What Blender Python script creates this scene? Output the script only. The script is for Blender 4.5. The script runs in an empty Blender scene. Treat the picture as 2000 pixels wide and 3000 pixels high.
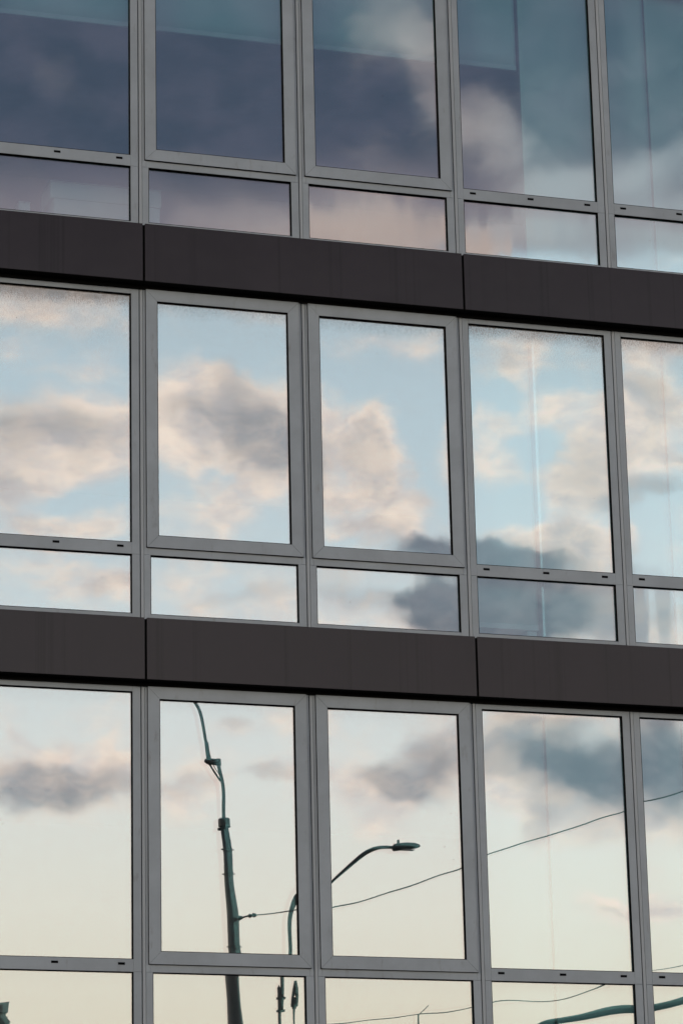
import bpy, bmesh, math, random
from mathutils import Vector, Matrix
C = bpy.context.scene
COL = C.collection
rad = math.radians

# ------------------------------------------------------------------ camera
EYE = 1.6                       # eye height above the pavement
DIST = 24.3267                  # camera to facade plane (facade front is y = 0, outside is -y)
cam = bpy.data.cameras.new('camera')
cam.sensor_fit = 'VERTICAL'; cam.sensor_height = 36.0; cam.sensor_width = 24.0
cam.lens = 113.34; cam.clip_end = 5000
co = bpy.data.objects.new('camera', cam); COL.objects.link(co)
right = Vector((0.953319, -0.301146, -0.022206)); up = Vector((-0.065924, -0.279328, 0.957930)); back = Vector((-0.294680, -0.911750, -0.286141))
M = Matrix((right, up, back)).transposed().to_4x4()
M.translation = Vector((0, -DIST, EYE))
co.matrix_world = M
C.camera = co

# ------------------------------------------------------------------ view
C.view_settings.view_transform = 'Standard'; C.view_settings.look = 'None'
C.view_settings.exposure = 0.0; C.view_settings.gamma = 1.0
C.cycles.max_bounces = 8; C.cycles.diffuse_bounces = 2; C.cycles.glossy_bounces = 4
C.cycles.transparent_max_bounces = 12; C.cycles.caustics_reflective = False
C.cycles.use_denoising = True

# ------------------------------------------------------------------ sky
W = bpy.data.worlds.new('World'); C.world = W; W.use_nodes = True
nt = W.node_tree; nt.nodes.clear()
class NT:
    def __init__(s, nt): s.nt = nt
    def node(s, kind, **kw):
        n = s.nt.nodes.new(kind)
        for k, v in kw.items(): setattr(n, k, v)
        return n
    def put(s, n, i, v):
        if v is None: return
        if hasattr(v, 'is_output'): s.nt.links.new(v, n.inputs[i])
        else: n.inputs[i].default_value = v
    def math(s, op, a, b=None, c=None, clamp=False):
        n = s.node('ShaderNodeMath', operation=op); n.use_clamp = clamp
        s.put(n, 0, a); s.put(n, 1, b); s.put(n, 2, c); return n.outputs[0]
    def vmath(s, op, a, b=None, out=0):
        n = s.node('ShaderNodeVectorMath', operation=op)
        s.put(n, 0, a); s.put(n, 1, b); return n.outputs[out]
    def mapr(s, v, a, b, c=0., d=1., t='SMOOTHSTEP'):
        n = s.node('ShaderNodeMapRange', interpolation_type=t)
        for i, x in enumerate((v, a, b, c, d)): s.put(n, i, x)
        return n.outputs[0]
    def mix(s, f, a, b, mode='MIX'):
        n = s.node('ShaderNodeMix', data_type='RGBA', blend_type=mode)
        s.put(n, 0, f); s.put(n, 6, a); s.put(n, 7, b); return n.outputs[2]
    def noise(s, v, scale, detail=4., rough=.55, out=0, dist=0.):
        n = s.node('ShaderNodeTexNoise'); s.put(n, 'Vector', v)
        n.inputs['Scale'].default_value = scale; n.inputs['Detail'].default_value = detail
        n.inputs['Roughness'].default_value = rough; n.inputs['Distortion'].default_value = dist
        return n.outputs[out]
    def comb(s, x, y, z):
        n = s.node('ShaderNodeCombineXYZ'); s.put(n, 0, x); s.put(n, 1, y); s.put(n, 2, z); return n.outputs[0]
    def ramp(s, v, stops, interp='EASE'):
        n = s.node('ShaderNodeValToRGB'); s.put(n, 0, v); cr = n.color_ramp; cr.interpolation = interp
        while len(cr.elements) < len(stops): cr.elements.new(.5)
        for e, (p, c) in zip(cr.elements, stops):
            e.position = p; e.color = (*c, 1)
        return n.outputs[0]

SUN_EL, SUN_AZ = 9.0, -58.0      # degrees; azimuth from the facade's outward normal (-y), + towards +x
w = NT(nt)
tc = w.node('ShaderNodeTexCoord')
sep = w.node('ShaderNodeSeparateXYZ'); w.put(sep, 0, tc.outputs['Generated'])
DEG = 57.29578
az = w.math('MULTIPLY', w.math('ARCTAN2', sep.outputs[0], w.math('MULTIPLY', sep.outputs[1], -1.)), DEG)
el = w.math('MULTIPLY', w.math('ARCSINE', sep.outputs[2]), DEG)
P0 = w.comb(az, el, 0.)
# clouds are wider than tall and torn by two scales of turbulence
wa = w.noise(w.vmath('MULTIPLY', P0, (.8, 1.0, 1.)), .75, 3., .5, out=1)
wb = w.noise(w.vmath('MULTIPLY', P0, (1., 1.25, 1.)), 2.4, 3., .5, out=1)
warp = w.vmath('ADD', w.vmath('MULTIPLY', w.vmath('SUBTRACT', wa, (.5, .5, .5)), (1.5, 1.0, 0.)),
               w.vmath('MULTIPLY', w.vmath('SUBTRACT', wb, (.5, .5, .5)), (.30, .26, 0.)))
P1 = w.vmath('ADD', P0, warp)
fb = w.noise(w.vmath('MULTIPLY', P0, (1., 1.3, 1.)), 1.05, 7., .56)
fb2 = w.noise(w.vmath('ADD', w.vmath('MULTIPLY', P0, (1., 1.5, 1.)), (31., 7., 4.)), .8, 4., .5)
fine = w.noise(w.vmath('MULTIPLY', w.vmath('ADD', P0, w.vmath('MULTIPLY', warp, (.45, .45, 0.))), (.7, 1.5, 1.)), 2.6, 6., .6)

def field(blobs, extra=None, after=None, amp=.7, lo=.3, hi=.8):
    acc = extra if extra is not None else (w.math('MULTIPLY', after, 1e-6) if after is not None else None)
    for (a, e, ra, re, rot, wt) in blobs:
        m = w.node('ShaderNodeMapping', vector_type='TEXTURE')
        if acc is None: w.put(m, 0, P1)
        else:                                     # evaluated one after the other (a shader holds only a few values at once)
            q = w.node('ShaderNodeVectorMath', operation='MULTIPLY_ADD'); w.put(q, 0, acc); w.put(q, 1, (1e-8, 1e-8, 1e-8)); w.put(q, 2, P1)
            w.put(m, 0, q.outputs[0])
        m.inputs[1].default_value = (a, e, 0); m.inputs[2].default_value = (0, 0, rad(rot))
        m.inputs[3].default_value = (ra, re, 1)
        v = w.mapr(w.vmath('LENGTH', m.outputs[0], out=1), .1, 1., wt, 0.)
        acc = v if acc is None else w.math('ADD', acc, v)
    n = w.math('ADD', w.math('MULTIPLY', w.math('SUBTRACT', fb, .5), amp), w.math('MULTIPLY', w.math('SUBTRACT', fine, .5), amp * .28))
    th = w.math('ADD', acc, n)
    field.thick = th
    return w.mapr(th, lo, hi)

PEACH = [(14.26, 17.96, 4.02, 1.1, 0.0, 0.4), (17.75, 17.92, 3.17, 1.04, 0.0, 0.3), (21.01, 16.18, 1.44, 0.25, 0.0, 0.7), (22.36, 15.99, 0.96, 0.46, 0.0, 0.6), (12.15, 17.95, 1.82, 1.27, 0.0, 0.75), (13.37, 18.58, 1.58, 0.87, 10.0, 0.95), (12.08, 17.41, 1.33, 0.69, 0.0, 0.6), (13.61, 17.73, 1.09, 0.81, 0.0, 0.6), (13.04, 16.57, 2.17, 0.46, 0.0, 0.6), (12.08, 16.88, 0.84, 0.46, 0.0, 0.2), (12.8, 17.11, 1.33, 0.35, 0.0, -0.25), (13.45, 19.04, 1.1, 0.29, 0.0, -0.2), (11.91, 18.95, 0.85, 0.46, 0.0, -0.3), (14.99, 18.8, 1.35, 0.69, -20.0, 0.95), (14.82, 17.8, 1.09, 1.27, 0.0, 0.75), (16.13, 18.33, 1.59, 0.93, -5.0, 0.85), (16.78, 18.17, 1.1, 1.28, 0.0, 0.85), (16.44, 17.32, 1.46, 0.7, -20.0, 0.5), (15.38, 16.56, 1.69, 0.7, 25.0, 0.6), (15.06, 17.07, 0.97, 0.29, 15.0, -0.2), (16.1, 16.71, 1.82, 0.7, 0.0, 0.45), (16.6, 17.32, 1.09, 1.04, 0.0, 0.4), (15.81, 19.26, 1.96, 0.46, -10.0, -0.3), (18.08, 18.14, 1.46, 0.81, 0.0, 0.9), (18.72, 17.74, 0.97, 1.28, 0.0, 0.9), (17.97, 17.14, 1.46, 0.81, 0.0, 0.85), (18.85, 16.81, 1.09, 0.52, 0.0, 0.6), (18.52, 16.31, 2.05, 0.35, 0.0, 0.7), (19.72, 18.48, 0.73, 1.39, 0.0, -0.5), (19.67, 17.09, 0.42, 0.7, 0.0, -0.3), (18.45, 16.82, 1.57, 0.81, 0.0, 0.5), (18.51, 19.06, 1.84, 0.46, -5.0, -0.4), (21.38, 19.35, 0.73, 0.69, -40.0, 0.8), (21.75, 18.48, 1.09, 0.52, 30.0, 0.8), (20.68, 17.99, 0.73, 1.16, 20.0, 0.55), (20.89, 17.28, 0.73, 0.58, 0.0, 0.4), (22.49, 17.83, 1.09, 1.27, 40.0, 0.95), (22.09, 16.93, 1.2, 0.93, 0.0, 0.75), (22.2, 15.92, 1.32, 0.69, 0.0, 1.3), (20.8, 19.14, 0.73, 0.29, 0.0, 0.3), (21.48, 17.8, 0.61, 1.04, 20.0, -0.6), (20.71, 18.83, 0.85, 0.46, 0.0, -0.5), (22.42, 18.92, 0.85, 0.46, 0.0, -0.4), (21.27, 16.65, 0.96, 0.58, 0.0, -0.4), (23.76, 18.08, 1.45, 1.38, 0.0, 0.95), (23.55, 17.17, 1.44, 0.81, 0.0, 0.8), (23.97, 16.14, 1.07, 0.35, 0.0, 0.3), (23.65, 16.0, 1.43, 0.58, 0.0, -0.4), (12.55, 20.42, 2.7, 0.58, -5.0, 0.6), (12.06, 19.64, 0.73, 0.35, 0.0, 0.3), (13.04, 19.34, 1.1, 0.29, 10.0, 0.4), (20.66, 19.61, 0.61, 0.46, 0.0, 0.3), (22.61, 19.37, 1.22, 0.46, 0.0, 0.4), (23.82, 19.16, 1.21, 0.46, 0.0, 0.6), (18.94, 19.82, 1.72, 0.29, -5.0, 0.35), (16.16, 20.18, 1.85, 0.23, -5.0, 0.3), (12.57, 15.72, 1.92, 0.58, 0.0, 0.65), (13.76, 15.49, 1.08, 0.46, 0.0, 0.6), (16.24, 15.16, 1.56, 0.52, 0.0, 0.65), (15.21, 15.63, 1.08, 0.46, 0.0, 0.35), (18.16, 14.89, 1.8, 0.58, 10.0, 0.6), (19.59, 14.62, 1.44, 0.46, 0.0, 0.8), (22.28, 14.25, 1.66, 0.35, 0.0, 0.6), (23.57, 14.54, 1.3, 0.69, 0.0, 0.85), (12.5, 11.88, 2.7, 1.03, 0.0, 0.9), (13.68, 12.1, 0.82, 0.86, 0.0, 0.75), (12.19, 12.65, 0.47, 0.34, 0.0, 0.5), (12.89, 12.57, 0.59, 0.4, 0.0, 0.55), (13.84, 12.64, 0.47, 0.35, 0.0, 0.4), (15.01, 11.74, 1.18, 0.63, 0.0, 0.8), (15.89, 13.0, 0.71, 0.35, 0.0, 0.55), (16.76, 13.06, 0.71, 0.46, -20.0, 0.5), (16.51, 12.18, 1.06, 0.32, 0.0, 0.5), (17.73, 11.97, 1.3, 0.75, -20.0, 0.85), (18.19, 11.27, 0.88, 0.63, 0.0, 0.65), (19.12, 12.39, 1.18, 1.15, 20.0, 0.85), (20.7, 12.27, 1.3, 1.15, -20.0, 0.95), (21.37, 11.48, 1.64, 0.75, -15.0, 0.85), (21.59, 12.93, 2.36, 0.35, 0.0, 0.8), (21.27, 10.95, 0.7, 0.69, 0.0, 0.45), (22.53, 11.13, 0.93, 0.63, 0.0, 0.6), (23.38, 10.87, 1.05, 0.69, 0.0, 0.9), (22.64, 9.43, 1.16, 0.51, -15.0, 1.0), (23.53, 9.28, 0.81, 0.51, 0.0, 0.95), (23.41, 10.03, 0.46, 0.34, 0.0, 0.4)]
GREY = [(13.6, 11.87, 1.04, 0.51, 0.0, 0.5), (11.96, 11.73, 1.04, 0.58, 0.0, 0.5), (12.31, 18.34, 1.69, 0.73, 10.0, 0.8), (13.45, 18.15, 1.23, 0.66, 0.0, 0.65), (12.08, 17.65, 1.22, 0.59, 0.0, 0.4), (16.13, 18.21, 1.7, 1.03, -35.0, 1.0), (16.44, 17.63, 1.39, 0.88, -20.0, 0.75), (14.99, 18.38, 1.08, 0.44, -20.0, 0.55), (17.99, 17.91, 1.31, 0.66, 0.0, 0.65), (18.54, 17.24, 1.38, 0.59, 0.0, 0.5), (22.43, 17.3, 1.07, 1.32, 40.0, 0.7), (23.61, 18.4, 1.68, 0.51, 0.0, 0.75), (23.68, 16.62, 1.67, 0.41, 0.0, 0.85), (23.72, 17.47, 1.22, 0.51, 0.0, 0.4), (21.79, 15.74, 1.14, 0.47, 0.0, 0.5), (19.08, 16.14, 1.99, 0.29, 0.0, 0.6), (16.08, 15.43, 1.52, 0.29, 8.0, 0.5), (13.05, 15.65, 1.67, 0.29, 0.0, 0.3), (12.47, 20.61, 3.74, 0.32, -5.0, 0.55), (18.49, 15.27, 1.98, 0.51, 0.0, 0.7), (21.99, 14.88, 2.87, 1.1, 0.0, 1.6), (23.34, 14.71, 0.9, 0.73, 0.0, 0.45), (12.42, 11.84, 2.53, 0.73, 0.0, 1.0), (12.74, 11.92, 1.19, 0.8, 0.0, 0.5), (14.93, 11.86, 1.12, 0.36, 0.0, 0.5), (16.51, 12.11, 1.2, 0.26, 0.0, 0.6), (15.89, 13.08, 0.6, 0.2, 0.0, 0.5), (19.0, 12.28, 1.35, 0.95, 25.0, 1.1), (18.36, 11.88, 1.27, 0.47, -20.0, 0.6), (18.09, 12.11, 0.9, 0.37, -10.0, 0.35), (20.94, 12.49, 1.64, 0.95, -10.0, 0.9), (22.1, 11.99, 2.53, 1.45, -15.0, 1.1), (21.2, 11.18, 0.52, 0.58, 0.0, 0.55), (22.64, 9.34, 0.66, 0.2, -15.0, 0.5), (23.48, 9.24, 0.58, 0.22, 0.0, 0.45), (23.66, 11.77, 1.77, 1.74, 0.0, 1.0)]
DARK = [(21.18, 14.57, 2.03, 0.52, 0.0, 0.5), (22.23, 14.83, 1.75, 0.79, 0.0, 0.55), (20.99, 15.81, 1.43, 0.52, 0.0, 0.85), (21.63, 15.67, 1.22, 0.34, 0.0, 0.45), (19.56, 16.05, 1.57, 0.42, 0.0, 0.95), (20.72, 14.93, 2.24, 0.98, 0.0, 1.5), (19.68, 15.04, 1.09, 0.72, 0.0, 1.0), (22.26, 11.95, 1.46, 0.85, -20.0, 0.8), (21.48, 12.24, 1.47, 0.65, -25.0, 0.6), (23.67, 12.0, 1.46, 1.3, -10.0, 1.0), (18.96, 12.24, 0.67, 0.46, 20.0, 0.45), (12.74, 11.84, 0.53, 0.36, -30.0, 0.45), (15.96, 18.22, 0.55, 0.46, -30.0, 0.45), (12.07, 18.41, 0.69, 0.29, 0.0, 0.35)]
NOOVER = [(23.82, 22.07, 2.09, 0.92, 0.0, -0.15), (22.58, 22.14, 1.36, 0.69, 0.0, -0.15), (18.74, 21.4, 3.1, 0.58, 0.0, -0.2), (20.81, 21.3, 1.11, 0.58, 0.0, -0.2), (24.34, 21.12, 1.95, 1.03, 0.0, -0.3), (22.29, 21.23, 1.72, 0.8, 0.0, -0.3), (13.2, 21.42, 4.96, 0.34, 0.0, -0.1)]
TEAR = [(19.11, 25.17, 1.76, 1.3, 30.0, 0.8), (19.79, 24.16, 0.8, 1.3, 20.0, 0.9), (19.1, 24.79, 1.12, 0.72, 0.0, 0.3), (18.7, 22.82, 0.79, 1.02, 0.0, 0.5), (19.89, 23.32, 0.95, 1.01, 0.0, 0.5), (20.73, 23.6, 1.27, 0.87, 20.0, 1.1), (21.21, 23.04, 1.26, 0.72, 0.0, 0.7), (21.11, 22.66, 1.42, 0.87, 0.0, 0.5), (22.58, 22.06, 2.03, 0.8, 0.0, 1.0), (22.31, 23.37, 1.74, 2.46, 0.0, 0.6), (24.15, 23.58, 1.73, 2.89, 0.0, 0.55), (23.84, 22.49, 2.34, 0.65, 0.0, 1.0), (21.74, 21.87, 1.25, 0.87, 0.0, 0.5), (12.36, 24.53, 1.27, 0.86, 0.0, 0.35), (13.03, 23.86, 1.11, 0.87, 0.0, 0.2), (15.45, 23.1, 0.95, 0.44, 0.0, 0.2), (18.83, 21.48, 3.77, 0.66, 0.0, 1.5), (20.56, 21.27, 0.94, 0.66, 0.0, 1.1), (20.57, 21.46, 0.94, 0.87, 0.0, 0.8), (15.85, 22.03, 3.47, 0.87, 0.0, 0.5), (16.93, 21.71, 3.47, 0.73, 0.0, 0.5), (21.89, 21.56, 1.88, 0.73, 0.0, 0.5), (23.12, 21.27, 3.11, 0.87, 0.0, 0.9), (24.28, 21.43, 1.55, 1.02, 0.0, 0.8)]

# clear air: cream near the horizon, pale blue above
sky = w.ramp(w.math('DIVIDE', el, 40., clamp=True), [(0.0, (1.25, 0.98, 0.74)), (0.19, (1.64, 1.42, 1.13)), (0.24, (1.7, 1.55, 1.34)), (0.31, (1.6, 1.56, 1.49)), (0.37, (1.37, 1.45, 1.48)), (0.43, (1.14, 1.3, 1.39)), (0.52, (1.0, 1.17, 1.29)), (1.0, (0.45, 0.6, 0.8))], 'LINEAR')
nish = w.node('ShaderNodeTexSky'); nish.sky_type = 'NISHITA'; nish.sun_disc = False
nish.sun_elevation = rad(SUN_EL); nish.sun_rotation = rad(180 - SUN_AZ)
nc = w.vmath('SCALE', nish.outputs[0]); nc.node.inputs[3].default_value = .1
c = w.mix(.12, sky, nc)
away = w.mapr(w.math('ABSOLUTE', w.math('SUBTRACT', az, 18.)), 9., 22.)          # generic broken cloud round the rest of the sky
low = w.mapr(el, 3., 9.)
gen = w.math('MULTIPLY', w.math('MULTIPLY', w.mapr(fb2, .48, .62), away), low)
c = w.mix(w.math('MULTIPLY', gen, .75), c, (1.1, .95, .85, 1))
c = w.mix(w.math('MULTIPLY', w.mapr(fb2, .56, .72), w.math('MULTIPLY', away, low)), c, (.5, .5, .54, 1))
veil = w.math('MULTIPLY', w.mapr(fb2, .36, .70), w.math('MULTIPLY', w.mapr(el, 10.5, 13.), w.mapr(el, 19.5, 21.5, 1., .4)))
Pf = field(PEACH, extra=w.math('MULTIPLY', veil, .45), amp=.95, lo=.0, hi=1.25)
thick = field.thick
pv = w.mapr(w.math('ADD', w.math('MULTIPLY', fine, .4), w.math('MULTIPLY', fb, .6)), .36, .64)
peach = w.mix(pv, (1.28, 1.10, 1.05, 1), (1.92, 1.52, 1.27, 1))
c = w.mix(w.math('MULTIPLY', Pf, .95), c, peach)
core = w.mapr(w.math('ADD', thick, w.math('MULTIPLY', w.math('SUBTRACT', fb2, .5), 2.4)), .75, 1.9)   # thick cloud shuts out the light
Gf = w.math('MAXIMUM', field(GREY, after=Pf, amp=1.1, lo=.02, hi=1.25), w.math('MULTIPLY', core, .5))
gcol = w.mix(pv, (.55, .56, .62, 1), (.95, .82, .77, 1))
c = w.mix(w.math('MULTIPLY', Gf, .88), c, gcol)
Kf = field(DARK, after=Gf, amp=.8, lo=.12, hi=.95)
c = w.mix(w.math('MULTIPLY', Kf, .9), c, w.mix(pv, (.23, .27, .34, 1), (.36, .39, .46, 1)))
# high overcast with a broken lower edge and bright tears in it
edge = w.math('ADD', w.math('MULTIPLY_ADD', Kf, 1e-6, w.mapr(el, 20.4, 21.5, 0., 1.2)), w.math('MULTIPLY', w.math('SUBTRACT', fb, .5), .5))
Of = field(NOOVER, extra=edge, amp=.25, lo=.25, hi=.95)
ov = w.mix(w.mapr(fb2, .3, .7, 0., .35), w.mix(w.mapr(el, 21.7, 23.3), (.46, .39, .44, 1), (.088, .122, .195, 1)), (.24, .23, .33, 1))
c = w.mix(w.math('MULTIPLY', Of, .97), c, ov)
Lf = field(TEAR, after=Of, amp=.6, lo=.1, hi=2.)
c = w.mix(w.math('MULTIPLY', Lf, .8), c, w.mix(w.mapr(w.math('ADD', el, w.mapr(az, 20., 22.5)), 21.4, 22.1), (1.05, .80, .70, 1), w.mix(w.mapr(az, 20., 22.5), (.92, .77, .74, 1), (.76, .76, .80, 1))))
below = w.mapr(el, -2., .5)
c = w.mix(below, (.12, .11, .10, 1), c)
bg = w.node('ShaderNodeBackground'); w.put(bg, 0, c); bg.inputs[1].default_value = 1.0
wo = w.node('ShaderNodeOutputWorld'); nt.links.new(bg.outputs[0], wo.inputs[0])
W.cycles.sampling_method = 'NONE'

sl = bpy.data.lights.new('sun', 'SUN'); sl.energy = .5; sl.angle = rad(14); sl.color = (1., .86, .72)
so = bpy.data.objects.new('sun', sl); COL.objects.link(so)
sd = Vector((math.sin(rad(SUN_AZ)) * math.cos(rad(SUN_EL)), -math.cos(rad(SUN_AZ)) * math.cos(rad(SUN_EL)), math.sin(rad(SUN_EL))))
so.rotation_euler = sd.to_track_quat('Z', 'Y').to_euler(); so.location = sd * 60

# ------------------------------------------------------------------ mesh helpers
class MB:
    def __init__(s): s.v = []; s.f = []; s.m = []
    def box(s, x0, x1, y0, y1, z0, z1, mat=0):
        b = len(s.v)
        s.v += [(x0,y0,z0),(x1,y0,z0),(x1,y1,z0),(x0,y1,z0),(x0,y0,z1),(x1,y0,z1),(x1,y1,z1),(x0,y1,z1)]
        for q in ((0,3,2,1),(4,5,6,7),(0,1,5,4),(1,2,6,5),(2,3,7,6),(3,0,4,7)):
            s.f.append(tuple(b+i for i in q)); s.m.append(mat)
    def prism(s, pts, y0, y1, mat=0):
        """pts: outline in (x, z), counter-clockwise seen from -y; extruded from y0 (front) to y1"""
        n = len(pts); b = len(s.v)
        s.v += [(x, y0, z) for x, z in pts] + [(x, y1, z) for x, z in pts]
        s.f.append(tuple(b+i for i in range(n))); s.m.append(mat)
        s.f.append(tuple(b+n+i for i in reversed(range(n)))); s.m.append(mat)
        for i in range(n):
            j = (i+1) % n; s.f.append((b+j, b+i, b+n+i, b+n+j)); s.m.append(mat)
    def tube(s, path, radii, n=12, mat=0, cap=True):
        path = [Vector(p) for p in path]
        if not hasattr(radii, '__len__'): radii = [radii]*len(path)
        rings = []; ref = None
        for i, p in enumerate(path):
            t = (path[min(i+1, len(path)-1)] - path[max(i-1, 0)]).normalized()
            if ref is None:
                ref = t.orthogonal().normalized()
            ref = (ref - t*ref.dot(t)).normalized(); bi = t.cross(ref)
            b = len(s.v)
            for k in range(n):
                a = 2*math.pi*k/n; s.v.append(tuple(p + (ref*math.cos(a) + bi*math.sin(a))*radii[i]))
            rings.append(b)
        for a, b in zip(rings, rings[1:]):
            for k in range(n):
                l = (k+1) % n; s.f.append((a+k, a+l, b+l, b+k)); s.m.append(mat)
        if cap:
            s.f.append(tuple(rings[0]+k for k in reversed(range(n)))); s.m.append(mat)
            s.f.append(tuple(rings[-1]+k for k in range(n))); s.m.append(mat)
    def build(s, name, mats, parent=None, smooth=False, bevel=0., loc=None):
        if not isinstance(mats, (list, tuple)): mats = [mats]
        me = bpy.data.meshes.new(name)
        o_ = loc or (0, 0, 0)
        me.from_pydata([(x-o_[0], y-o_[1], z-o_[2]) for x, y, z in s.v], [], s.f)
        for m in mats: me.materials.append(m)
        me.polygons.foreach_set('material_index', s.m)
        me.polygons.foreach_set('use_smooth', [smooth]*len(s.f))
        me.update()
        o = bpy.data.objects.new(name, me); COL.objects.link(o)
        if loc: o.location = loc
        if parent is not None:
            o.parent = parent
            if loc: o.location = Vector(loc) - world_loc(parent)
            else: o.location = -world_loc(parent)
        if bevel:
            b = o.modifiers.new('bevel', 'BEVEL'); b.width = bevel; b.segments = 2; b.limit_method = 'ANGLE'
        if smooth and len(s.f) < 60000:
            me.shade_smooth() if hasattr(me, 'shade_smooth') else None
        return o
def world_loc(o):
    v = Vector(o.location)
    while o.parent is not None:
        o = o.parent; v += o.location
    return v
def empty(name, label, cat, loc=(0, 0, 0), group=None):
    o = bpy.data.objects.new(name, None); COL.objects.link(o); o.location = loc
    o.empty_display_size = .2; tag(o, label, cat, group); return o
def tag(o, label, cat, group=None):
    o['label'] = label; o['category'] = cat
    if group: o['group'] = group
    return o

# ------------------------------------------------------------------ materials
def newmat(name):
    m = bpy.data.materials.new(name); m.use_nodes = True; m.node_tree.nodes.clear()
    return m, NT(m.node_tree)
def principled(name, base, rough=.5, spec=.5, metal=0., var=.12, scale=6., stretch=(1, 1, 1), bump=0., bscale=200., dark=None, alt=None):
    m, t = newmat(name)
    out = t.node('ShaderNodeOutputMaterial'); p = t.node('ShaderNodeBsdfPrincipled')
    t.nt.links.new(p.outputs[0], out.inputs[0])
    tcn = t.node('ShaderNodeTexCoord'); oi = t.node('ShaderNodeObjectInfo')
    v = t.vmath('MULTIPLY', t.vmath('ADD', tcn.outputs['Object'], t.vmath('SCALE', t.comb(oi.outputs['Random'], oi.outputs['Random'], 0))), stretch)
    n1 = t.noise(v, scale, 6., .6)
    a = tuple(x*(1-var) for x in base); b = tuple(x*(1+var) for x in base)
    if alt: b = alt
    col = t.mix(t.mapr(n1, .3, .7), (*a, 1), (*b, 1))
    if dark:                                       # dirt specks and runs
        n2 = t.noise(t.vmath('MULTIPLY', tcn.outputs['Object'], dark[1]), dark[2], 5., .65)
        col = t.mix(t.math('MULTIPLY', t.mapr(n2, dark[3], dark[4]), dark[5]), col, (*dark[0], 1))
    t.put(p, 'Base Color', col)
    t.put(p, 'Roughness', t.mapr(n1, .2, .8, rough*.85, rough*1.15, 'LINEAR'))
    p.inputs['Specular IOR Level'].default_value = spec; p.inputs['Metallic'].default_value = metal
    if bump:
        bn = t.node('ShaderNodeBump'); bn.inputs['Strength'].default_value = bump; bn.inputs['Distance'].default_value = .002 if bscale > 10 else .006
        t.put(bn, 'Height', t.noise(tcn.outputs['Object'], bscale, 3., .6)); t.nt.links.new(bn.outputs[0], p.inputs['Normal'])
    return m
M_frame = principled('frame_paint', (.37, .42, .46), .48, .5, var=.09, scale=2.5, dark=((.16, .14, .12), (1, 1, .3), 14., .58, .78, .45))
M_strip = principled('strip_paint', (.42, .465, .495), .5, .45, var=.05, scale=3., stretch=(1, 1, .2))
M_rubber = principled('black_rubber', (.004, .004, .005), .85, .1, var=.2)
M_groove = principled('groove_dark', (.02, .035, .05), .6, .3, var=.1)
M_band = principled('band_metal', (.030, .024, .030), .2, .28, var=.1, scale=1.3, stretch=(1, 1, .6),
                    dark=((.004, .0035, .004), (1, 1, .004), 9., .56, .70, .32), bump=.5, bscale=1.6)
M_core_shade = principled('core_and_shade_dark', (.006, .006, .006), .9, .1)
M_blind = principled('blind_fabric', (.74, .93, .92), .85, .2, var=.03, scale=1.2, bump=.1, bscale=1500.)
M_bar = principled('blind_bar', (.9, .9, .9), .5, .4, var=.03)
M_chrome = principled('polished_strip', (.72, .69, .68), .15, .5, metal=1., var=.03)
M_white = principled('white_card', (.8, .8, .78), .7, .3, var=.04, scale=5.)
M_room = principled('room_plaster', (.3, .3, .31), .9, .2, var=.06)
M_roomfloor = principled('room_carpet', (.12, .12, .125), .95, .1, var=.15, scale=40.)
M_concrete = principled('pole_concrete', (.06, .066, .07), .5, .5, var=.18, scale=9., stretch=(1, 1, .2), bump=.25, bscale=60.)
M_steel = principled('galvanised_steel', (.05, .06, .06), .5, .4, metal=.2, var=.15, scale=20.)
M_darksteel = principled('painted_steel', (.025, .032, .033), .5, .5, var=.15, scale=20.)
M_lens = principled('lamp_lens', (.35, .36, .36), .2, .5)
M_cable = principled('cable_rubber', (.03, .033, .033), .6, .4)
M_brick = principled('plaster_wall', (.22, .22, .21), .9, .2, var=.15, scale=3.)
M_roof = principled('roof_metal', (.08, .085, .09), .6, .4, var=.2, scale=4.)
M_asphalt = principled('asphalt', (.05, .05, .05), .9, .3, var=.25, scale=20., bump=.3, bscale=150.)
M_pave = principled('paving', (.2, .195, .19), .9, .3, var=.2, scale=3.)
M_wall = principled('wall_cladding', (.11, .11, .115), .6, .4, var=.1, scale=2.)

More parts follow.
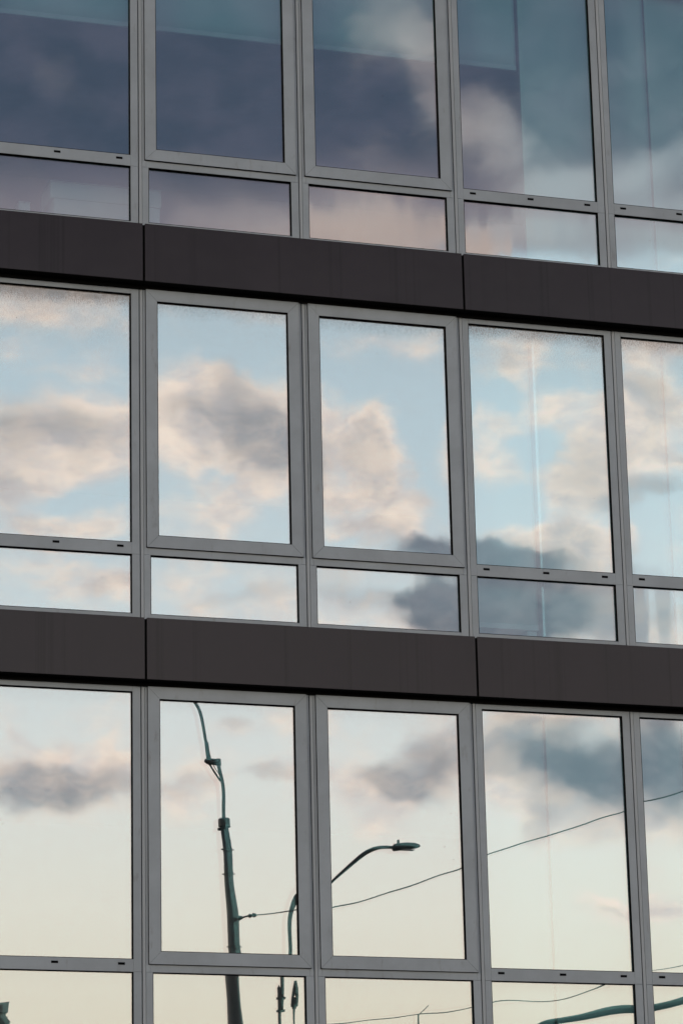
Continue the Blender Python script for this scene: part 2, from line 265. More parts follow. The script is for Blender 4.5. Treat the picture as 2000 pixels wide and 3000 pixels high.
def glass_mat():
    m, t = newmat('coated_glass')
    out = t.node('ShaderNodeOutputMaterial')
    tcn = t.node('ShaderNodeTexCoord'); s = t.node('ShaderNodeSeparateXYZ'); t.put(s, 0, tcn.outputs['Object'])
    at = t.node('ShaderNodeAttribute', attribute_type='OBJECT', attribute_name='dust')
    gl = t.node('ShaderNodeBsdfGlossy'); gl.inputs['Roughness'].default_value = 0.
    gl.inputs['Color'].default_value = (.96, .97, .975, 1)
    tr = t.node('ShaderNodeBsdfTransparent'); tr.inputs['Color'].default_value = (.66, .97, 1.0, 1)
    fr = t.node('ShaderNodeLayerWeight'); fr.inputs['Blend'].default_value = .25
    fac = t.math('ADD', .46, t.math('MULTIPLY', fr.outputs['Facing'], .08))
    ms = t.node('ShaderNodeMixShader'); t.put(ms, 0, fac)
    t.nt.links.new(tr.outputs[0], ms.inputs[1]); t.nt.links.new(gl.outputs[0], ms.inputs[2])
    # wind-blown dirt gathered under the head of the frame (object origin = top left corner of the pane, metres)
    oi = t.node('ShaderNodeObjectInfo')
    pos = t.vmath('ADD', tcn.outputs['Object'], t.comb(t.math('MULTIPLY', oi.outputs['Random'], 40.), 0., 0.))
    patch = t.noise(pos, 3.5, 3., .5)
    dtop = t.math('ADD', t.math('MULTIPLY', s.outputs[2], -1.), t.math('MULTIPLY', t.math('SUBTRACT', patch, .5), .14))
    fall = t.math('ADD', t.mapr(dtop, .0, .16, 1.1, 0.), t.mapr(dtop, .0, .75, .34, 0.))
    n1 = t.noise(t.vmath('MULTIPLY', pos, (1.4, 1., .4)), 80., 3., .6)
    n2 = t.noise(t.vmath('MULTIPLY', pos, (1.2, 1., .3)), 170., 2., .6)
    sp = t.math('ADD', t.math('MULTIPLY', n1, .55), t.math('MULTIPLY', n2, .45))
    amt = t.math('MULTIPLY', fall, at.outputs['Fac'])
    d1 = t.math('MULTIPLY', t.math('MULTIPLY', t.mapr(sp, .46, .58), amt), .24)
    film = t.math('MULTIPLY', amt, .4)
    # stray splashes and specks low on the pane
    n3 = t.noise(pos, 26., 2., .5); n4 = t.noise(pos, 2.2, 2., .5)
    d2 = t.math('MULTIPLY', t.math('MULTIPLY', t.mapr(n3, .745, .77), t.mapr(n4, .5, .65)), .5)
    d = t.math('MINIMUM', t.math('ADD', t.math('ADD', d1, film), t.math('ADD', d2, .01)), .85)
    df = t.node('ShaderNodeBsdfDiffuse'); df.inputs['Color'].default_value = (.36, .33, .305, 1)
    m2 = t.node('ShaderNodeMixShader'); t.put(m2, 0, d)
    t.nt.links.new(ms.outputs[0], m2.inputs[1]); t.nt.links.new(df.outputs[0], m2.inputs[2])
    t.nt.links.new(m2.outputs[0], out.inputs[0])
    return m
def inner_glass_mat():
    m, t = newmat('inner_glass')
    out = t.node('ShaderNodeOutputMaterial')
    gl = t.node('ShaderNodeBsdfGlossy'); gl.inputs['Roughness'].default_value = 0.; gl.inputs['Color'].default_value = (.9, .95, .95, 1)
    tr = t.node('ShaderNodeBsdfTransparent'); tr.inputs['Color'].default_value = (.93, .95, .95, 1)
    ms = t.node('ShaderNodeMixShader'); ms.inputs[0].default_value = .2
    t.nt.links.new(tr.outputs[0], ms.inputs[1]); t.nt.links.new(gl.outputs[0], ms.inputs[2])
    t.nt.links.new(ms.outputs[0], out.inputs[0])
    return m
M_glass = glass_mat(); M_glass2 = inner_glass_mat()

# ------------------------------------------------------------------ the office building
G0, MOD = 6.146, 1.4
PITCH = 3.378
T2 = 7.160 + EYE
TZ = [T2 + PITCH, T2, T2 - PITCH]              # transom line of the three storeys in view
g = lambda k: G0 + MOD*k
BX0, BX1 = g(-4), g(7)
bld = empty('office_building', 'grey framed office building with mirrored glass storeys and dark metal bands', 'building', (g(0), 0, 0))

def pane(x0, x1, z0, z1, y, parent, seed, sx=0., sz=0., dust=0., wob=1., streak=0., pil=1., edge=1., jit=.0004):
    """a double glazed unit: two sheets, slightly bowed and wavy, as float glass in a hot sealed unit is"""
    R = random.Random(seed)
    wd, ht = x1-x0, z1-z0
    def ticks(L, n):
        e = [0, .008, .018, .03, .045, .065, .09]
        inner = [.09 + (L-.18)*i/n for i in range(1, n)]
        return e + inner + [L-q for q in reversed(e)]
    xs = ticks(wd, 30); zs = ticks(ht, max(10, int(ht/.045)))
    waves = []
    for _ in range(5):
        lx, lz = R.uniform(.35, 1.1), R.uniform(.3, 1.0)
        waves.append((2*math.pi/lx*R.choice((-1, 1)), 2*math.pi/lz, R.uniform(0, 6.28), R.uniform(.3, 1.)*.00022*wob/(2*math.pi/min(lx, lz))))
    if streak:
        for _ in range(4):
            lx = R.uniform(.11, .26); waves.append((2*math.pi/lx, R.uniform(-.8, .8), R.uniform(0, 6.28), .0006*streak/(2*math.pi/lx)))
    bow = R.uniform(-.0004, .0003)*pil
    el_, er_, et_, eb_ = [R.uniform(.3, 1.)*6e-5*edge*R.choice((-1, 1, 1)) for _ in range(4)]
    sx += R.uniform(-1, 1)*jit; sz += R.uniform(-1, 1)*jit
    def f(x, z, k):
        u, v = 2*x/wd-1, 2*z/ht-1
        r = sx*(x-wd/2) + sz*(z-ht/2) + bow*(1-u*u)*(1-v*v)*ht
        lam = .035
        r += el_*math.exp(-x/lam) - er_*math.exp(-(wd-x)/lam) + eb_*math.exp(-z/lam) - et_*math.exp(-(ht-z)/lam)
        for a, b, p, am in waves: r += am*math.sin(a*x + b*z + p)
        return r
    mb = MB()
    gs = [(0., 0), (.018, 1)]
    tl = (R.uniform(-.0006, .0006) + .0008, R.uniform(-.0012, .0012))
    for dy, mi in gs:
        b = len(mb.v)
        for z in zs:
            for x in xs:
                r = f(x, z, mi)
                if mi: r = r*.6 + tl[0]*(x-wd/2) + tl[1]*(z-ht/2) - sx*(x-wd/2)*-.4 - sz*(z-ht/2)*-.4
                mb.v.append((x0+x, y+dy+r, z0+z))
        n = len(xs)
        for j in range(len(zs)-1):
            for i in range(n-1):
                mb.f.append((b+j*n+i, b+j*n+i+1, b+(j+1)*n+i+1, b+(j+1)*n+i)); mb.m.append(mi)
    o = mb.build('pane', [M_glass, M_glass2], parent, smooth=True, loc=(x0, y, z1))
    o['dust'] = dust
    return o

def ring(mb, x0, x1, z0, z1, t, y0, y1, mat=0, mitre=.0):
    """rectangular ring; t = member width (l, r, b, t)"""
    l, r, b, tp = t; e = mitre
    mb.prism([(x0, z0), (x0+l, z0+b), (x0+l, z1-tp), (x0, z1)][::-1] if False else [(x0, z0+e), (x0+l, z0+b+e), (x0+l, z1-tp-e), (x0, z1-e)], y0, y1, mat)
    mb.prism([(x1-r, z0+b+e), (x1, z0+e), (x1, z1-e), (x1-r, z1-tp-e)], y0, y1, mat)
    mb.prism([(x0+e, z0), (x1-e, z0), (x1-r-e, z0+b), (x0+l+e, z0+b)], y0, y1, mat)
    mb.prism([(x0+l+e, z1-tp), (x1-r-e, z1-tp), (x1-e, z1), (x0+e, z1)], y0, y1, mat)

FIXED = {-2, -1, 2, 3}
NAMES = {}
TILT = {(0, -1, 'l'): {}, (1, -1, 'u'): {'dust': 1.0}, (1, 0, 'u'): {'dust': 0.45}, (1, 1, 'u'): {'dust': 0.4, 'sx': -0.0006}, (1, 2, 'u'): {'dust': 0.8}, (1, 3, 'u'): {'dust': 0.75}, (1, 1, 'l'): {'sz': 0.001, 'streak': 0.4}, (1, 2, 'l'): {'sz': 0.0005, 'dust': 0.1}, (1, 3, 'l'): {'streak': 2.4}, (1, 0, 'l'): {'sz': 0.001}, (0, 1, 'l'): {'streak': 0.8}, (0, 2, 'l'): {'streak': 2.0}, (0, 3, 'l'): {'streak': 0.7}, (2, 1, 'u'): {'sx': -0.0046, 'sz': 0.001}, (2, 2, 'u'): {'sz': 0.0012}, (2, 2, 'l'): {'wob': 2.2, 'edge': 1.0}, (2, 3, 'l'): {'wob': 2.0}, (2, 0, 'u'): {'wob': 0.6, 'edge': 0.7, 'sx': -0.0003, 'jit': 0.0}, (2, 0, 'l'): {'wob': 0.5, 'sx': 0.0008, 'sz': 0.0008, 'jit': 0.0, 'edge': 0.6, 'pil': 0.3}}
def window(k, T, row):
    a, b = g(k) + .034, g(k+1)                  # outline of this window's fixed frame
    ox0, ox1 = g(k) + .089, g(k+1) - .0645      # clear opening
    zb, zt = T - .600, T + 2.330
    lo0, lo1 = T - .497, T
    fixed = k in FIXED
    up0, up1 = (T + .098, T + 2.239)
    mb = MB(); e = .0009
    yb = .07
    # jambs: lower and upper lengths meet at the transom with a hairline seam
    mb.box(a+.0018, ox0, 0, yb, zb, T-e); mb.box(ox1, b, 0, yb, zb, T-e)
    if fixed:
        mb.box(a+.0018, ox0, 0, yb, T+e, zt); mb.box(ox1, b, 0, yb, T+e, zt)
        mb.box(ox0+e, ox1-e, 0.0004, yb-.001, T, up0)
        mb.box(ox0+e, ox1-e, 0.0004, yb-.001, up1, zt)
    else:
        mb.box(a+.0018, g(k)+.068, 0, yb, T+e, zt); mb.box(g(k+1)-.034, b, 0, yb, T+e, zt)
        mb.box(g(k)+.069, g(k+1)-.035, 0.0004, yb-.001, T, T+.068)
        mb.box(g(k)+.069, g(k+1)-.035, 0.0004, yb-.001, T+2.272, zt)
    mb.box(ox0+e, ox1-e, 0.0004, yb-.001, zb, lo0)
    win = mb.build('window', M_frame, bld, bevel=.0012)
    seed = (k+5)*31 + row*7
    par = dict(sx=0., sz=0., dust=.12, wob=1., streak=0., pil=1., edge=1., jit=.0018 if row < 2 else .0004)
    pu = dict(par); pu.update(TILT.get((row, k, 'u'), {})); pl = dict(par); pl['dust'] = 0.05; pl.update(TILT.get((row, k, 'l'), {}))
    gk = MB()
    t = .0045
    ring(gk, ox0+.0003, ox1-.0003, lo0+.0003, lo1-.0003, (t, t, t, t), .0022, .034)
    pane(ox0+.004, ox1-.004, lo0+.004, lo1-.004, .026, win, seed, **pl)
    if fixed:
        ring(gk, ox0+.0003, ox1-.0003, up0+.0003, up1-.0003, (t, t, t, t), .0022, .034)
        pane(ox0+.004, ox1-.004, up0+.004, up1-.004, .026, win, seed+3, **pu)
        gk.build('gasket', M_rubber, win)
        for xs in (9.122, 9.6545, 10.184):       # drainage slots in the transom
            c_ = xs - g(2) + g(k); sl_ = MB(); zc = T + .062
            sl_.box(c_-.0275, c_+.0275, -.0012, .004, zc-.0095, zc+.0095, 0)
            sl_.box(c_-.024, c_+.024, -.0022, -.0012, zc-.0065, zc+.0065, 0)
            sl_.build('drain_slot', M_rubber, win)
    else:
        gk.build('gasket', M_rubber, win)
        sx0, sx1, sz0, sz1 = g(k)+.0555, g(k+1)-.0237, T+.061, T+2.2815
        sm = MB(); ring(sm, sx0, sx1, sz0, sz1, (.0955, .0973, .099, .0995), -.020, -.0165, 0, .0009)
        sash = sm.build('sash', M_frame, win, bevel=.001)
        rb = MB(); ring(rb, sx0-.0015, sx1+.0005, sz0-.0015, sz1, (.094, .094, .096, .095), -.0163, -.0005)
        ix0, ix1, iz0, iz1 = sx0+.0955, sx1-.0973, sz0+.099, sz1-.0995
        ring(rb, ix0+.0003, ix1-.0003, iz0+.0003, iz1-.0003, (t, t, t, t), -.0182, .014)
        rb.build('gasket', M_rubber, win)
        pane(ix0+.004, ix1-.004, iz0+.004, iz1-.004, .006, win, seed+3, **pu)

def mullion(k, T):
    mb = MB()
    mb.box(g(k)+.009, g(k)+.0325, .0006, .07, T-.6, T+2.33, 0)
    mb.box(g(k)+.0002, g(k)+.0088, .018, .07, T-.6, T+2.33, 1)
    mb.build('mullion', [M_strip, M_groove], bld, bevel=0)

for r, T in enumerate(TZ):
    for k in range(-2, 5): window(k, T, r)
    for k in range(-2, 6): mullion(k, T)
# projecting bands between the storeys
def band(T, z1=None):
    zt = T - .560; zb = T - .560 - .5065
    for j in range(-2, 4):                       # panels two windows wide
        p0, p1 = g(2*j) + .0225, g(2*j+2) + .0035
        mb = MB(); mb.box(p0, p1, -.130, -.123, zb, zt)
        mb.box(p0+.002, p1-.002, -.123, -.004, zt-.006, zt-.001)
        mb.build('band_panel', M_band, bld, bevel=.002)
    mb = MB(); mb.box(g(-4)+.03, g(8), -.112, .002, zb+.004, zt-.008); mb.box(g(-4)+.03, g(8), -.022, .002, zb-.030, zb+.0035); mb.build('band_core_and_shade_strip', M_core_shade, bld)  # second box: dark strip standing in for the shade under the soffit
for T in (TZ[0]+PITCH, TZ[0], TZ[1], TZ[2]): band(T)
# floors, ceilings and back wall of the rooms behind the glass
for T in TZ:
    mb = MB(); mb.box(g(-2), g(5), .075, 6., T-.80, T-.62); mb.build('floor_slab', M_roomfloor, bld)
    mb = MB(); mb.box(g(-2), g(5), .075, 6., T+2.36, T+2.48); mb.build('ceiling_slab', M_room, bld)
mb = MB(); mb.box(g(-2), g(5), 6.0, 6.2, TZ[2]-.8, TZ[0]+2.48); mb.build('back_wall', M_room, bld)
# solid ends and ground storey of the building beyond the glazed bays
mb = MB()
mb.box(g(-8), g(-2)-.002, .0, 12., 0, TZ[0]+3.4); mb.box(g(5)+.002, g(12), .0, 12., 0, TZ[0]+3.4)
mb.box(g(-2), g(5), .02, 12., 0, TZ[2]-1.08)
mb.build('end_wall', M_wall, bld)
mb = MB(); mb.box(g(-8), g(12), .03, 12., TZ[0]+2.84, TZ[0]+3.3); mb.build('roof_slab', M_roof, bld)

# ------------------------------------------------------------------ roller blinds behind the glass
GB = 'roller blinds behind the windows'
def blind(x0, x1, T, zbot, label, plug=False):
    yb = .15; zt = T + 2.34
    r = empty('roller_blind', label, 'blind', ((x0+x1)/2, yb, zt), GB)
    mb = MB(); n = 26                                       # cloth hanging with a very slight ripple
    rnd = random.Random(int(x0*100)); ph = rnd.uniform(0, 6)
    zs = [zbot+.03 + (zt-zbot-.03)*i/8 for i in range(9)]
    for z in zs:
        for i in range(n+1):
            x = x0 + (x1-x0)*i/n
            mb.v.append((x, yb + .0015*math.sin(i*.55+ph)*(zt-z)/2, z))
    for j in range(8):
        for i in range(n):
            mb.f.append((j*(n+1)+i, j*(n+1)+i+1, (j+1)*(n+1)+i+1, (j+1)*(n+1)+i)); mb.m.append(0)
    o = mb.build('cloth', M_blind, r, smooth=True); o.modifiers.new('solid', 'SOLIDIFY').thickness = .0015
    mb = MB(); mb.box(x0+.001, x1-.001, yb-.012, yb+.008, zbot, zbot+.045); mb.build('bottom_bar', M_bar, r, bevel=.004)
    mb = MB(); mb.tube([(x0, yb+.03, zt), (x1, yb+.03, zt)], .024, 14); mb.build('roller_tube', M_bar, r, smooth=True)
    if plug:
        mb = MB(); mb.box(x1-.105, x1-.025, yb-.015, yb+.01, zbot-.055, zbot-.012); mb.build('bar_weight', M_white, r, bevel=.003)
    return r
ZB = TZ[0] + 1.335
blind(4.77, 6.125, TZ[0], ZB, 'pale roller blind pulled half down in the upper left corner fixed window')
blind(6.165, 7.525, TZ[0], ZB, 'pale roller blind half down behind the top storey opening window left of centre')
blind(7.565, 8.925, TZ[0], ZB-.003, 'pale roller blind half down in the top storey window with a bright cloud reflected')
blind(8.965, 9.628, TZ[0], ZB+.004, 'narrow roller blind half down beside a full length one in the top storey')
blind(9.662, 10.868, TZ[0], TZ[0]-.60, 'full length roller blind right of the narrow half lowered one on the top storey')
blind(10.888, 11.74, TZ[0], TZ[0]-.60, 'full length roller blind behind the top right corner window, right of the thin dark gap')
blind(8.965, 9.625, TZ[1], TZ[1]-.405, 'roller blind ending just above the sill with a pale bottom bar, middle storey', True)
blind(9.672, 10.868, TZ[1], TZ[1]-.60, 'full length roller blind right of the bright vertical strip on the middle storey')
blind(10.888, 11.74, TZ[1], TZ[1]-.60, 'full length roller blind behind the rightmost window of the middle storey')
blind(8.965, 9.628, TZ[2], TZ[2]-.60, 'roller blind left of the faint vertical gap in the bottom storey fixed window')
blind(9.648, 10.868, TZ[2], TZ[2]-.60, 'roller blind right of the faint vertical gap in the bottom storey fixed window')
blind(10.888, 11.74, TZ[2], TZ[2]-.60, 'roller blind behind the rightmost window of the bottom storey')
# white edge channel between two of the blinds
mb = MB(); mb.box(9.646, 9.666, .100, .114, TZ[1]-.6, TZ[1]+2.34)
tag(mb.build('blind_channel', M_chrome, None), 'bright white vertical strip between two blinds in the middle storey window', 'trim strip')

# ------------------------------------------------------------------ cartons on the top storey floor
def carton(x0, x1, y0, y1, z0, z1, label, rot=0.):
    cx, cy = (x0+x1)/2, (y0+y1)/2
    r = empty('carton', label, 'box', (cx, cy, z0), 'white cartons behind the top storey glass')
    hx, hy, h = (x1-x0)/2, (y1-y0)/2, z1-z0
    mb = MB(); mb.box(-hx, hx, -hy, hy, 0, h-.004); b = mb.build('carton_body', M_white, None, bevel=.01)
    mb = MB(); mb.box(-hx-.003, -.004, -hy-.003, hy+.003, h-.003, h+.003); mb.box(.004, hx+.003, -hy-.003, hy+.003, h-.003, h+.003)
    f = mb.build('lid_flap', M_white, None, bevel=.001)
    mb = MB(); mb.box(-hx-.004, hx+.004, -.03, .03, h+.0035, h+.0045); t = mb.build('tape', M_bar, None)
    for o in (b, f, t): o.parent = r
    r.rotation_euler.z = rot
Z0 = TZ[0]
fl = Z0 - .62
for q, (a_, b_, c_) in enumerate(((5.28, 6.41, 'lower'),)):
    carton(5.49, 6.405, .28, .70, fl, fl+.385, 'larger lower white carton standing behind the lower panes by the left mullion', .012)
    carton(5.47, 6.425, .30, .68, fl+.392, fl+.545, 'flat white carton on top of the larger one behind the lower left panes', -.012)
carton(5.19, 5.285, .26, .40, fl, fl+.31, 'small white carton on the floor left of the stacked pair')

# ------------------------------------------------------------------ street opposite, seen in the glass
def struct(o): o['kind'] = 'structure'; return o
mb = MB(); mb.box(-900, 900, -900, 900, -.5, -.125); struct(mb.build('ground', M_pave))
mb = MB(); mb.box(-500, 500, -31.0, -8.0, -.125, -.121); struct(mb.build('road', M_asphalt))
mb = MB(); mb.box(-500, 500, -8.0, 12.2, -.4, -.0); struct(mb.build('pavement', M_pave))
mb = MB(); mb.box(-500, 500, -60., -31.0, -.4, .0); struct(mb.build('far_pavement', M_pave))

def smooth_path(pts, n=8):
    P = [Vector(p) for p in pts]; out = []
    for i in range(len(P)-1):
        p0, p1, p2, p3 = P[max(i-1, 0)], P[i], P[i+1], P[min(i+2, len(P)-1)]
        for j in range(n):
            t = j/n
            out.append(.5*((2*p1) + (p2-p0)*t + (2*p0-5*p1+4*p2-p3)*t*t + (3*p1-p0-3*p2+p3)*t*t*t))
    out.append(P[-1]); return out

POLE_TOP = (16.271, -33.673, 13.391)
POLE_BASE = (17.179, -33.673, 0.0)
MAST1 = [(16.266, -33.673, 13.555), (16.237, -33.673, 13.928), (16.207, -33.673, 14.231), (16.169, -33.673, 14.467), (16.154, -33.673, 14.619)]
CLAMP = [(15.883, -33.673, 14.673), (15.956, -33.673, 14.65), (16.037, -33.673, 14.66), (16.165, -33.673, 14.659)]
MAST2 = [(15.977, -33.673, 14.677), (15.945, -33.673, 14.861), (15.917, -33.673, 15.046)]
MAST3 = [(15.917, -33.673, 15.033), (15.887, -33.673, 15.125), (15.836, -33.673, 15.388), (15.811, -33.673, 15.554), (15.778, -33.673, 15.693), (15.712, -33.673, 15.79), (15.638, -33.673, 15.866), (15.544, -33.673, 15.908)]
STRUT = [(15.976, -33.673, 14.611), (16.048, -33.673, 14.475), (16.161, -33.673, 14.301)]
COLLAR = [(16.266, -33.673, 13.568), (16.271, -33.673, 13.397)]
LUG = [(16.136, -33.673, 13.346), (16.223, -33.673, 13.35)]
EYE_ = [(16.503, -33.673, 11.655), (16.569, -33.673, 11.67)]
INS = [(16.569, -33.673, 11.67), (16.697, -33.673, 11.706), (16.717, -33.673, 11.706), (16.777, -33.673, 11.715), (16.791, -33.673, 11.721), (16.858, -33.673, 11.73)]
CABLE = [(16.858, -33.673, 11.73), (17.088, -33.273, 11.709), (17.436, -32.873, 11.729), (18.086, -32.173, 11.822), (18.859, -31.473, 12.024), (19.586, -30.673, 12.222), (20.237, -30.073, 12.399), (21.136, -29.273, 12.644), (22.245, -28.373, 12.96), (23.086, -27.673, 13.189), (24.751, -26.173, 13.71)]
LOWCABLE = [(16.501, -33.673, 9.552), (17.052, -33.273, 9.56), (17.858, -32.873, 9.603), (18.726, -32.273, 9.627), (19.406, -31.673, 9.653), (20.267, -30.973, 9.735), (21.254, -30.073, 9.803), (22.221, -29.173, 9.909), (23.078, -28.073, 10.022), (24.513, -26.173, 10.279)]
HANGROD = [(19.406, -31.673, 9.647), (19.382, -31.673, 9.291)]
HANGSTRUT = [(19.413, -31.673, 9.647), (19.604, -31.673, 9.832)]
POLE2_TOP = (24.78, -26.173, 13.945)
POLE2_BASE = (24.880000000000003, -26.173, 0.0)
LPIPE = [(25.546, -60.673, 13.998), (25.565, -60.673, 14.777), (25.621, -60.673, 15.41), (25.673, -60.673, 16.122), (25.741, -60.673, 16.58), (25.857, -60.673, 16.985), (26.021, -60.673, 17.277), (26.284, -60.673, 17.525), (26.628, -60.673, 17.796), (27.036, -60.673, 18.138), (27.444, -60.673, 18.452), (27.8, -60.673, 18.6), (28.214, -60.673, 18.615)]
LHEAD = (28.193, -60.673, 18.585)
LHEAD_END = (29.006, -60.673, 18.693)
LP_TOP = (25.468, -60.673, 14.568)
LP_BASE = (25.871, -60.673, 0.0)
SP_TIP = (25.894, -60.673, 14.766)
SP_SH = (25.91, -60.673, 14.071)
SP_END = (25.913, -60.673, 13.491)
ARM = [(22.815, -35.673, 9.475), (22.973, -35.673, 9.813), (23.308, -35.673, 10.062), (23.712, -35.673, 10.164), (24.264, -35.673, 10.263), (24.893, -35.673, 10.378), (25.488, -35.673, 10.465), (26.087, -35.673, 10.546), (26.766, -35.673, 10.664), (27.754, -35.673, 10.81)]
B_ = [(23.126, -85.673, 17.614), (23.069, -85.673, 17.283), (23.118, -85.673, 17.131), (23.185, -85.673, 16.955), (23.132, -85.673, 16.837), (19.648, -85.673, 16.84)]

def ring_pts(c, rx, n=16): return None
GP = 'utility poles along the street'
def utility_pole(top, base, label, full):
    r = empty('utility_pole', label, 'utility pole', base, GP)
    top = Vector(top); base = Vector(base); d = base-top; n = 14
    mb = MB(); path = [base - d*i/n for i in range(n+1)]
    mb.tube(path, [.315 - .237*i/n for i in range(n+1)], 20)
    mb.build('pole', M_concrete, r, smooth=True)
    return r
up_ = utility_pole(POLE_TOP, POLE_BASE, 'leaning dark utility pole with a pipe mast on its top, reflected in a bottom window', True)
mb = MB(); a, b = Vector(COLLAR[0]), Vector(COLLAR[1])
mb.tube([a, a+(b-a)*.12, b-(b-a)*.05, b], [.1, .118, .118, .105], 18)
mb.tube([Vector(LUG[0]), Vector(LUG[1])], .03, 8)
mb.build('collar', M_darksteel, up_, smooth=False)
for q in (.06, .17, .5):                                    # bolted bands round the shaft
    c0 = Vector(POLE_TOP).lerp(Vector(POLE_BASE), q*.32+.01); mb = MB(); dd = (Vector(POLE_BASE)-Vector(POLE_TOP)).normalized()
    mb.tube([c0, c0+dd*.05], .078+.237*(q*.32+.01)+.007, 18)
    mb.tube([c0+dd*.025+Vector((-.125-.05*q, 0, 0)), c0+dd*.025+Vector((.125+.05*q, 0, 0))], .011, 8)
    mb.build('bolted_band', M_darksteel, up_)
m = MB(); m.tube(smooth_path(MAST1, 4), .036, 12); m.build('pipe_mast', M_steel, up_, smooth=True)
m = MB(); m.tube(CLAMP[:2], [.035, .062], 10); m.tube(CLAMP[1:], [.066, .062, .066], 12)
m.tube([Vector(CLAMP[3])+Vector((0, 0, .07)), Vector(CLAMP[3])-Vector((0, 0, .05))], .045, 12); m.build('pipe_clamp', M_darksteel, up_)
m = MB(); m.tube(MAST2, [.052, .044, .042], 12); m.build('sleeve', M_darksteel, up_, smooth=True)
m = MB(); m.tube(smooth_path(MAST3, 5), .031, 10); m.build('bent_pipe', M_steel, up_, smooth=True)
m = MB(); m.tube(STRUT, .02, 8); m.tube([Vector(p)+Vector((.05, 0, .03)) for p in STRUT], .008, 8); m.build('stay_wire', M_cable, up_)
p2_ = utility_pole(POLE2_TOP, POLE2_BASE, 'second utility pole holding the far ends of both overhead cables', False)

# upper cable with its insulator, lower cable with its hanger
cb = MB(); cb.tube(smooth_path(CABLE, 6), .011, 8)
cbl = tag(cb.build('overhead_cable', M_cable, None, smooth=True), 'thin overhead cable rising to the right from the insulator on the leaning pole', 'cable', 'overhead cables')
m = MB(); m.tube(EYE_, [.05, .03], 10); m.tube(INS[:2], .016, 8)
i1 = [Vector(p) for p in INS]
m.tube([i1[1], i1[2], i1[3]], [.03, .045, .022], 12); m.tube([i1[3], i1[4], i1[5]], [.022, .05, .03], 12); m.tube([i1[1], i1[5]], .014, 8)
m.build('insulator', M_darksteel, cbl)
cb = MB(); cb.tube(smooth_path(LOWCABLE, 6), .009, 8)
cbl2 = tag(cb.build('overhead_cable', M_cable, None, smooth=True), 'lower thin overhead cable with a small forked hanger, near the foot of the reflection', 'cable', 'overhead cables')
m = MB(); m.tube(HANGROD, .014, 8); m.tube(HANGSTRUT, .008, 8); m.build('cable_hanger', M_darksteel, cbl2)

# street lamp with a swan neck arm strapped to a slim post
lp = empty('street_lamp', 'curved arm street lamp with a flat head, reflected beside the leaning pole', 'street lamp', LP_BASE, 'street lamps')
a, b = Vector(LP_TOP), Vector(LP_BASE); m = MB(); s_ = .052
up3 = [(a + (b-a)*t, s_ + .02*t) for t in (0, .5, 1)]
m.tube([p for p, _ in up3], [q for _, q in up3], 4)
m.tube([a + Vector((0, 0, .085)), a], [.004, s_*1.15], 4); m.build('post', M_concrete, lp)
m = MB(); m.tube(smooth_path(LPIPE, 6), .048, 14); m.build('arm', M_steel, lp, smooth=True)
for dz in (-.25, -.6):
    m = MB(); c0 = a + Vector((.05, 0, dz)); m.box(c0.x-.11, c0.x+.11, c0.y-.08, c0.y+.08, c0.z-.03, c0.z+.03); m.build('strap', M_darksteel, lp, bevel=.005)
h0, h1 = Vector(LHEAD), Vector(LHEAD_END); L = (h1-h0)
prof = [(0, .08, .085), (.05, .11, .13), (.3, .12, .135), (.6, .115, .125), (.85, .09, .095), (.96, .055, .055), (1., .015, .012)]
m = MB(); n = 18; rings = []
for t, hw, hh in prof:
    c0 = h0 + L*t; bb = len(m.v); rings.append(bb)
    for k in range(n):
        an = 2*math.pi*k/n; zz = math.sin(an)
        m.v.append((c0.x, c0.y + hw*1.3*math.cos(an), c0.z + hh*(zz if zz > 0 else zz*.7)))
for r0, r1 in zip(rings, rings[1:]):
    for k in range(n):
        l = (k+1) % n; m.f.append((r0+k, r0+l, r1+l, r1+k)); m.m.append(0)
m.f.append(tuple(rings[0]+k for k in reversed(range(n)))); m.m.append(0); m.f.append(tuple(rings[-1]+k for k in range(n))); m.m.append(0)
hd = m.build('lamp_head', M_darksteel, lp, smooth=True)
m = MB(); c0 = h0 + L*.22 + Vector((0, 0, .12)); m.tube([c0, c0+Vector((0, 0, .11))], [.042, .038], 12); m.build('photocell', M_darksteel, hd)
m = MB(); c0 = h0 + L*.52; m.box(c0.x-.22, c0.x+.2, c0.y-.1, c0.y+.1, c0.z-.102, c0.z-.085); m.build('lens', M_lens, hd)
# heavy lamp arm entering from below at the right
lp2 = empty('street_lamp', 'thick street lamp arm sweeping up to the right along the bottom edge of the reflection', 'street lamp', (ARM[0][0], ARM[0][1], 0), 'street lamps')
m = MB(); m.tube([(ARM[0][0], ARM[0][1], 0)] + [tuple(p) for p in smooth_path(ARM, 6)], .082, 16); m.build('arm', M_steel, lp2, smooth=True)
e0 = Vector(ARM[-1]); m = MB(); m.tube([e0 - Vector((.05, 0, 0)), e0 + Vector((.1, 0, .01)), e0 + Vector((.7, 0, .05)), e0 + Vector((.85, 0, .05))], [.07, .13, .11, .03], 14); m.build('lamp_head', M_darksteel, lp2, smooth=True)
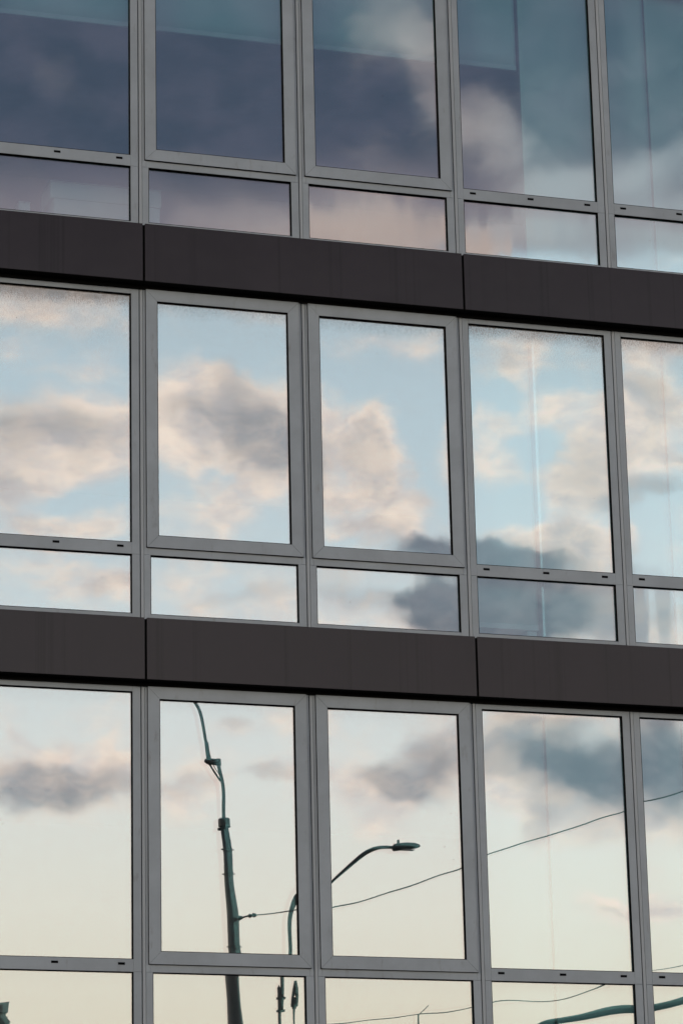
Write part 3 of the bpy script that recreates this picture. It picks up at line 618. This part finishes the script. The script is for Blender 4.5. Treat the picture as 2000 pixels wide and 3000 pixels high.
# slim mast with a spear shaped head
sp = empty('mast', 'slim mast with a dark spear shaped head right of the leaning pole reflection', 'mast', (SP_END[0], SP_END[1], 0))
t0, t1, t2 = Vector(SP_TIP), Vector(SP_SH), Vector(SP_END); hh = (t0-t1).z; m = MB(); zb = t1.z; cx = t1.x; y_ = t1.y
w1 = .088
L_ = [(cx-w1, zb), (cx-w1, zb+hh*.35), (cx-w1*.72, zb+hh*.72), (cx-w1*.25, zb+hh)]
Rr = [(2*cx-x, z) for x, z in L_]
tri = [(cx-.03, zb+hh*.37), (cx+.03, zb+hh*.37), (cx, zb+hh*.56)]
m.prism([L_[0], (cx+w1, zb), Rr[1], tri[1], tri[0], L_[1]], y_-.04, y_+.04)
m.prism([L_[1], tri[0], tri[2], (cx, zb+hh*.72), L_[2]], y_-.04, y_+.04)
m.prism([tri[1], Rr[1], Rr[2], (cx, zb+hh*.72), tri[2]], y_-.04, y_+.04)
m.prism([L_[2], (cx, zb+hh*.72), Rr[2], Rr[3], L_[3]], y_-.04, y_+.04)
m.build('spear_head', M_darksteel, sp)
m = MB(); m.box(cx-.05, cx+.05, y_-.035, y_+.035, zb-.06, zb); m.build('socket', M_darksteel, sp)
m = MB(); m.tube([(t1.x, y_, zb-.06), (t2.x, y_, t2.z), (t2.x+.05, y_, 0)], [.032, .018, .04], 10); m.build('shaft', M_steel, sp, smooth=True)
# far house whose roof corner shows at the lower left
hb = empty('house', 'far flat roofed house whose stepped parapet corner shows in the lower left pane', 'house', (B_[0][0]-8, B_[0][1], 0))
xr = [p[0] for p in B_]; zr = [p[2] for p in B_]; y0_ = B_[0][1]; xl = xr[0]-16
m = MB(); m.box(xl, xr[4], y0_-10, y0_, 0, zr[4]); m.build('wall', M_brick, hb)
m = MB(); m.prism([(xl, zr[4]), (xr[4], zr[4]), (xr[3], zr[3]), (xr[2]-.02, zr[2]-.08), (xl, zr[2]-.08)], y0_+.1, y0_-10.1); m.build('cornice', M_roof, hb)
ch = MB(); cl = xr[0]-3.2
ch.box(cl+.05, xr[2], y0_-1.6, y0_-.05, zr[2]-.08, zr[2]+.02); ch.box(cl+.1, xr[1], y0_-1.55, y0_-.1, zr[2]+.02, zr[1]); ch.box(cl, xr[0], y0_-1.65, y0_, zr[1], zr[0])
ch.build('chimney', M_brick, hb, bevel=.01)
for i in range(4):
    for j in range(2):
        m = MB(); wx = xl + 2 + i*3.7; wz = 2. + j*3.2; m.box(wx, wx+1.3, y0_-.05, y0_+.03, wz, wz+1.6); f_ = m.build('window', M_bar, hb)
        m = MB(); m.box(wx+.08, wx+1.22, y0_+.03, y0_+.035, wz+.08, wz+1.52); m.build('pane', M_groove, f_)
